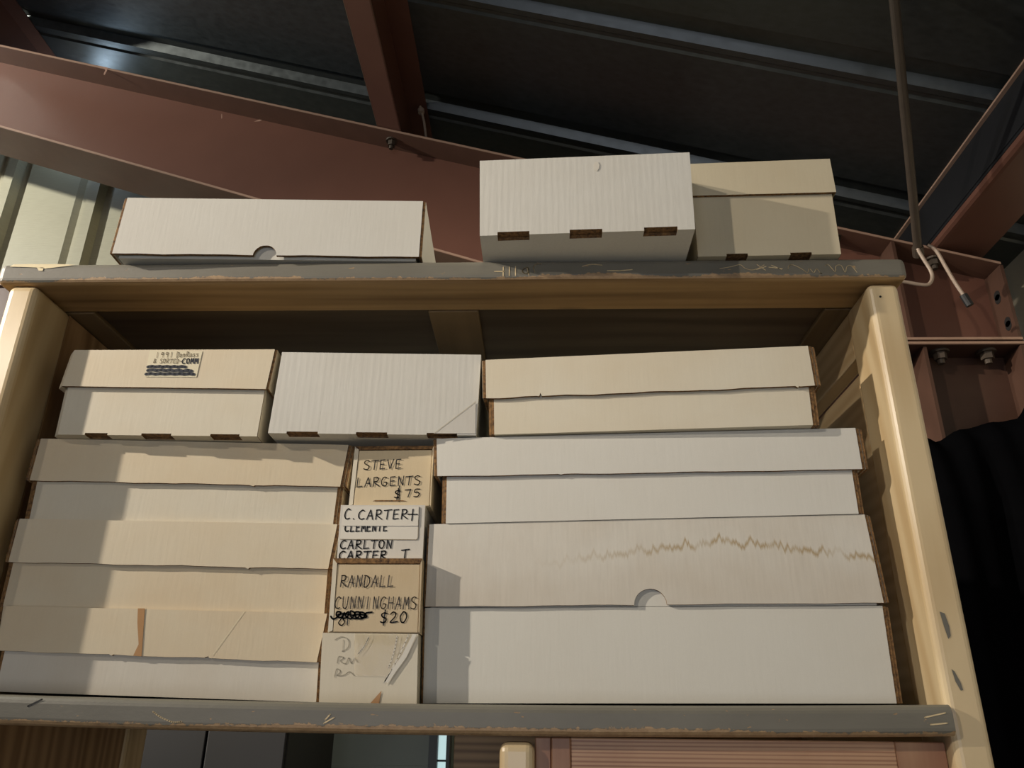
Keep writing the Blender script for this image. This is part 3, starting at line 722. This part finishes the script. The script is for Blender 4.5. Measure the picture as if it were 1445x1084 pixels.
tL2, lid = card_box('long cream card box in the middle of the left stack', F1,
    lid=[(-.5607, .2006), (-.2192, .2001), (-.2242, .1520), (-.5610, .1542)],
    base=[(-.5591, .1969), (-.2265, .1961), (-.2246, .1067), (-.5577, .1097)], depth=.38, lm='cream', bm_='cream_b', lflaps=(.005, .004), bflaps=(.005, .005), group=LG, lidkw=dict(nicks=((.75, .01, -.0014),)))
tL1, lid = card_box('long cream card box on top of the left stack, below the labelled box', F1,
    lid=[(-.5600, .2921), (-.2152, .2910), (-.2202, .2422), (-.5607, .2435)],
    base=[(-.5566, .2879), (-.2225, .2870), (-.2250, .2007), (-.5531, .2012)], depth=.38, lm='cream_b', bm_='ivory', lflaps=(.006, .007), bflaps=(.006, .006), group=LG, lidkw=dict(nicks=((.72, .01, -.001),)))

# --- right stack
F4 = Face(.11, .8405, -3)
t, _ = card_box('large plain white card box at the bottom of the right stack', F4,
    base=[(-.1184, .1125), (.3402, .1147), (.3386, .0245), (-.1156, .0205)], depth=.40, bm_='white_plain', bflaps=(.002, .006))
F3 = Face(.11, .836, -3)
t, lid = card_box('large white card box with a water stain and half-round thumb notch', F3,
    lid=[(-.1180, .1993), (.3358, .2059), (.3403, .1170), (-.1178, .1132)],
    base=[(-.1130, .1955), (.3310, .2015), (.3350, .1152), (-.1130, .1130)], depth=.40, lm='white_stain', bm_='white_plain', lflaps=(.002, .006), bflaps=(0, 0),
    lidkw=dict(notch=(.1125, .0165), wave=.0005))
F2 = Face(.11, .830, -3)
t, lid = card_box('wide white card box with a shallow lid, second from top of the right stack', F2,
    lid=[(-.1142, .2946), (.3386, .2986), (.3388, .2527), (-.1113, .2512)],
    base=[(-.1023, .2900), (.3294, .2940), (.3293, .2063), (-.1003, .1998)], depth=.40, lm='white_a', bm_='white_a', lflaps=(.004, .007), bflaps=(.005, .006), lidkw=dict(nicks=((.3, .02, -.0008),)))

# --- the narrow boxes between the stacks, seen end-on
SG = 'narrow price-marked boxes between the stacks'
def narrow_box(label, y0, q, k, rim=True, depth=.39, lip=.0038):
    F = Face(-.16, y0, 0)
    (xa, za), (xb, zb), (xc, zc), (xd, zd) = q
    c = F.p((xc+xd)/2, zd, depth/2)
    t = thing('card_box', label, 'box', tuple(c), SG)
    mb = MB()
    if rim:
        # sleeve: tucked end flap sits back from a raw-edged rim
        ins = [(xa+.0045, za-lip), (xb-.0015, zb-lip), (xc-.0012, zc+.0016), (xd+.0045, zd+.0016)]
        tray(mb, F, q, depth, k, .004)
        for (p0, p1, p2, p3), kk in (((q[0], q[1], ins[1], ins[0]), 'kraft'), ((q[0], ins[0], ins[3], q[3]), 'ivory'), ((ins[1], q[1], q[2], ins[2]), k)):
            A = [F.p(*p0, -.0006 if kk == 'kraft' else 0), F.p(*p1, -.0006 if kk == 'kraft' else 0), F.p(*p2, 0), F.p(*p3, 0)]
            mb.hexa(A+[v+F.d*.0045 for v in A], kk)
        body = mb.build('body', t)
        m2 = MB(); A = [F.p(ins[0][0]+.0004, ins[0][1]-.0006, .0008), F.p(ins[1][0]-.0003, ins[1][1]-.0006, .0008), F.p(ins[2][0]-.0003, zc+.0004, .0002), F.p(ins[3][0]+.0004, zd+.0004, .0002)]
        m2.hexa(A+[v+F.d*.0032 for v in A], k); fl = m2.build('end_flap', t, bevel=.0008)
    else:
        tray(mb, F, q, depth, k); body = mb.build('body', t, bevel=.0012); fl = body
    return t, F, fl
# bottom: taped and torn
t, F, body = narrow_box('narrow off-white box wrapped in clear tape, lowest between the stacks', .832, [(-.2180, .0848), (-.1213, .0843), (-.1190, .0192), (-.2145, .0192)], 'ivory', False)
mb = MB(); I = F.ink(.0005)
strokes(mb, [wob([(-.2045, .078), (-.198, .081), (-.191, .078), (-.1905, .071), (-.196, .067)]), [(-.196, .078), (-.196, .067)],
             wob([(-.2, .056), (-.199, .062), (-.194, .061), (-.197, .058), (-.1915, .0555), (-.189, .061), (-.186, .056), (-.183, .0605), (-.18, .057)]),
             wob([(-.2015, .043), (-.2, .0505), (-.196, .048), (-.199, .0445), (-.192, .045), (-.187, .048), (-.182, .0445)])], .0008, I, 'pencil_faint')
mb.build('pencil_writing', body)
mb = MB(); I2 = F.ink(.0012)
mb.poly([I2(-.1855, .0842), I2(-.128, .0842), I2(-.1255, .083), I2(-.131, .066), I2(-.141, .052), I2(-.148, .044), I2(-.182, .0445)], 'clear'); mb.build('clear_tape', body)
mb = MB(); I3 = F.ink(.0016)
for a, b in (((-.1705, .0805), (-.1795, .065)), ((-.142, .082), (-.1485, .052)), ((-.1305, .0835), (-.152, .038))):
    strokes(mb, [wob([a, ((a[0]+b[0])/2+.0012, (a[1]+b[1])/2), b])], .0011, I3, 'paper_w')
mb.poly([I3(-.1265, .084), I3(-.1225, .084), I3(-.131, .063), I3(-.148, .038), I3(-.152, .0395), I3(-.136, .064)], 'paper_w'); mb.build('tape_wrinkle', body)
mb = MB(); mb.poly([F.ink(.0007)(*q) for q in ((-.1640, .0196), (-.1555, .0196), (-.1540, .031))], 'tape'); mb.build('torn_patch', body)
# third
t, F, fl = narrow_box('narrow tan box marked $20 in black marker between the stacks', .832, [(-.2145, .1592), (-.1215, .1596), (-.1201, .0853), (-.2125, .0853)], 'tan_dark', lip=.0052)
mb = MB(); I = F.ink(.0003)
write(mb, 'RANDALL', (-.2044, .1304), (-.1476, .1307), .0112, .0011, I, 'ink_faded')
write(mb, 'CUNNINGHAMS', (-.2081, .1084), (-.1227, .1086), .0118, .0010, I, 'ink_faded')
write(mb, '$20', (-.1603, .0945), (-.1312, .0955), .0105, .0013, I, 'ink')
strokes(mb, [wob([(-.2112, .1008), (-.2085, .0982), (-.2045, .1000), (-.2010, .1045), (-.2050, .1052), (-.2052, .1015), (-.2005, .0995), (-.1975, .1045), (-.1990, .0990), (-.1940, .1005), (-.1935, .1055), (-.1965, .1020), (-.1905, .0985), (-.1870, .1040),
                  (-.1915, .1060), (-.1900, .1000), (-.1840, .0990), (-.1815, .1045), (-.1865, .1050), (-.1850, .0995), (-.1785, .0990), (-.1765, .1035), (-.1815, .1050), (-.1800, .1000), (-.1745, .1005), (-.1760, .1040), (-.1695, .1052)], 4),
             wob([(-.2040, .1025), (-.197, .1035), (-.189, .1020), (-.182, .1030), (-.176, .1020)], 4)], .0017, I, 'ink')
strokes(mb, [wob([(-.2, .0985), (-.2025, .0945), (-.1995, .092), (-.1965, .095), (-.1985, .0985)]), [(-.1935, .0985), (-.1935, .0925)]], .0011, I, 'ink')
mb.build('handwriting', fl)
# second
t, F, body = narrow_box('narrow white box with a paper sticker and handwritten names, between the stacks', .844, [(-.2150, .2190), (-.1231, .2193), (-.1228, .1600), (-.2136, .1600)], 'white_b', False)
mb = MB(); A = [(-.2120, .2175), (-.1295, .2175), (-.1287, .1835), (-.1300, .1815), (-.2122, .1815)]
mb.poly([F.ink(.0005)(*q) for q in A], 'paper_w'); st = mb.build('paper_sticker', body)
mb = MB(); strokes(mb, [[(-.2115, .1966), (-.1295, .1968)]], .0005, F.ink(.0007), 'pencil'); strokes(mb, [[(-.2120, .1817), (-.1302, .1817), (-.1289, .1838), (-.1296, .2172)]], .0006, F.ink(.0007), 'pencil'); mb.build('sticker_edge', st)
mb = MB(); I = F.ink(.0009)
write(mb, 'CLEMENTE', (-.2080, .1898), (-.1610, .1908), .0088, .0013, I, 'ink')
mb.poly([F.ink(.0012)(*q) for q in ((-.2118, .2174), (-.1297, .2174), (-.1294, .1962), (-.2119, .1960))], 'paper_w')
I = F.ink(.0016)
write(mb, 'C.', (-.2095, .2030), (-.1935, .2030), .0115, .0012, I, 'ink'); write(mb, 'CARTER', (-.1945, .2030), (-.1390, .2037), .0102, .0012, I, 'ink'); write(mb, '+', (-.1410, .2045), (-.1310, .2045), .0085, .0013, I, 'ink')
mb.build('handwriting', st)
mb = MB(); I = F.ink(.0005)
write(mb, 'CARLTON', (-.2112, .1714), (-.1540, .1724), .0090, .0013, I, 'ink')
write(mb, 'CARTER', (-.2115, .1605), (-.1590, .1608), .0085, .0014, I, 'ink'); write(mb, 'T', (-.1450, .1605), (-.1360, .1608), .0105, .0014, I, 'ink')
mb.build('handwriting', body)
# top
t, F, fl = narrow_box('narrow tan box marked $75, highest of those between the stacks', .850, [(-.2069, .2880), (-.1180, .2888), (-.1179, .2196), (-.2080, .2196)], 'tan')
mb = MB(); I = F.ink(.0003)
write(mb, 'STEVE', (-.1950, .2608), (-.1510, .2625), .0105, .0011, I, 'ink'); write(mb, 'LARGENTS', (-.2012, .2409), (-.1285, .2440), .0102, .0011, I, 'ink')
write(mb, '$', (-.1585, .2285), (-.1495, .2287), .0090, .0012, I, 'ink'); write(mb, '75', (-.1470, .2295), (-.1280, .2305), .0086, .0011, I, 'ink')
strokes(mb, [[(-.1538, .2425), (-.1528, .2245)]], .0010, I, 'ink')
mb.build('handwriting', fl)
mb = MB(); mb.poly([F.ink(.0004)(*q) for q in ((-.1790, .2262), (-.1490, .2262), (-.1440, .2250), (-.1820, .2248))], 'kraft'); mb.build('tuck_slot', fl)

# --- the row of three under the upper shelf
Fm = Face(-.4, .822, 1.5, 3.5)
t, lid = card_box('cream card box with a handwritten paper label, resting on the left stack', Fm,
    lid=[(-.5362, .3944), (-.3044, .3974), (-.3083, .3477), (-.5404, .3491)],
    base=[(-.5358, .3902), (-.3097, .3931), (-.3121, .2926), (-.5339, .2926)], depth=.36, lm='cream', bm_='ivory', lflaps=(.0005, .003), bflaps=(.0005, .0005), wrapped=.0085,
    slots=((-.5038, -.4786), (-.4408, -.4076), (-.3640, -.3317)), lidkw=dict(wave=.0001))
mb = MB(); lb = [(-.4486, .3951), (-.3875, .3939), (-.3890, .3614), (-.4484, .3613)]
mb.poly([Fm.ink(.0005)(*q) for q in lb], 'paper'); pl = mb.build('paper_label', lid)
mb = MB(); I = Fm.ink(.0009)
write(mb, '1991', (-.4404, .3852), (-.4189, .3860), .0066, .0007, I, 'pencil'); write(mb, 'DonRuss', (-.4165, .3860), (-.3902, .3870), .0066, .0007, I, 'pencil')
write(mb, '& SORTED-', (-.4418, .3784), (-.4080, .3786), .0052, .0007, I, 'pencil')
write(mb, 'COMM', (-.4085, .3778), (-.3894, .3784), .0064, .0012, I, 'ink_blue')
for (x0, z0), (x1, z1) in (((-.4467, .3739), (-.4036, .3741)), ((-.4462, .3695), (-.3956, .3692)), ((-.4472, .3649), (-.3926, .3651))):
    strokes(mb, [[(lerp(x0, x1, i/10), lerp(z0, z1, i/10)+(.0004 if i % 2 else -.0004)) for i in range(11)]], .0036, I, 'ink_blue')
mb.build('handwriting', pl)
# turned-in left corner of that box: the front panel wraps round
F5 = Face(-.18, .831, 3, .5)
t, _ = card_box('squarish white card box with open bottom slots, between the labelled box and the right stack', F5,
    base=[(-.2957, .3940), (-.0668, .3955), (-.0697, .2968), (-.2990, .2950)], depth=.30, bm_='white_flute', bflaps=(0, 0),
    slots=((-.2787, -.2445), (-.2024, -.1681), (-.1244, -.0908)), sd=.012)
b_ = bpy.data.objects[t['_b']]
mb = MB(); mb.poly([F5.ink(.0007)(*q) for q in ((-.0712, .3360), (-.0705, .2985), (-.1160, .2978))], 'white_b'); strokes(mb, [[(-.0712, .3365), (-.1160, .2978)]], .0007, F5.ink(.001), 'pencil_faint'); mb.build('corner_fold', b_)
F6 = Face(.11, .818, -4)
t, lid = card_box('long off-white card box with a nicked lid, topmost of the right stack', F6,
    lid=[(-.0611, .3857), (.2965, .3901), (.2977, .3425), (-.0591, .3383)],
    base=[(-.0522, .3815), (.2930, .3860), (.2911, .2990), (-.0497, .2965)], depth=.38, lm='ivory', bm_='ivory', lflaps=(.004, .007), bflaps=(.006, .007), lidkw=dict(nicks=((.17, .012, .0035), (.95, .008, -.0016)), wave=.0008))

# --- on top of the shelf
F7 = Face(-.31, .78, 1.9)
t, lid = card_box('long white card box with a thumb notch, lying on top of the shelf at left', F7,
    lid=[(-.4891, .5740), (-.1373, .5734), (-.1379, .4962), (-.4914, .4965)],
    base=[(-.4850, .5700), (-.1420, .5695), (-.1420, .4938), (-.4860, .4938)], depth=.40, lm='white_a', bm_='white_plain', lflaps=(.0035, .0035), bflaps=(0, 0), gap=.006,
    lidkw=dict(notch=(-.3156, .0135), wave=.0006))
F8 = Face(.05, .736, -2.3, -.3)
t, _ = card_box('white card box with three slots overhanging the top of the shelf', F8,
    base=[(-.0672, .5956), (.1698, .5965), (.1681, .4940), (-.0644, .4940)], depth=.38, bm_='white_flute', bflaps=(0, 0),
    slots=((-.0450, -.0101), (.0338, .0690), (.1139, .1495)), sd=.011, sh_=.0042)
b_ = bpy.data.objects[t['_b']]
mb = MB(); 
for q, k in ((((.0615, .5815), (.0635, .5872), (.0668, .5878), (.0688, .5830), (.0680, .5780), (.0655, .5748), (.0628, .5765)), 'paper_w'),): mb.poly([F8.ink(.0008)(*p) for p in q], k)
mb.build('dent', b_)
F9 = Face(.26, .78, -1.2)
t, lid = card_box('beige lidded card box at the right end on top of the shelf', F9,
    lid=[(.1795, .6205), (.3449, .6231), (.3454, .5753), (.1782, .5745)],
    base=[(.1815, .6165), (.3426, .6190), (.3405, .4940), (.1811, .4940)], depth=.38, lm='beige', bm_='beige', lflaps=(.002, .0003), bflaps=(.0005, .0005),
    slots=((.2132, .2370), (.2844, .3081)), sd=.02, sh_=.003, lidkw=dict(wave=.0001))

for o in bpy.data.objects:
    for k in ('_loc', '_b'):
        if k in o.keys(): del o[k]
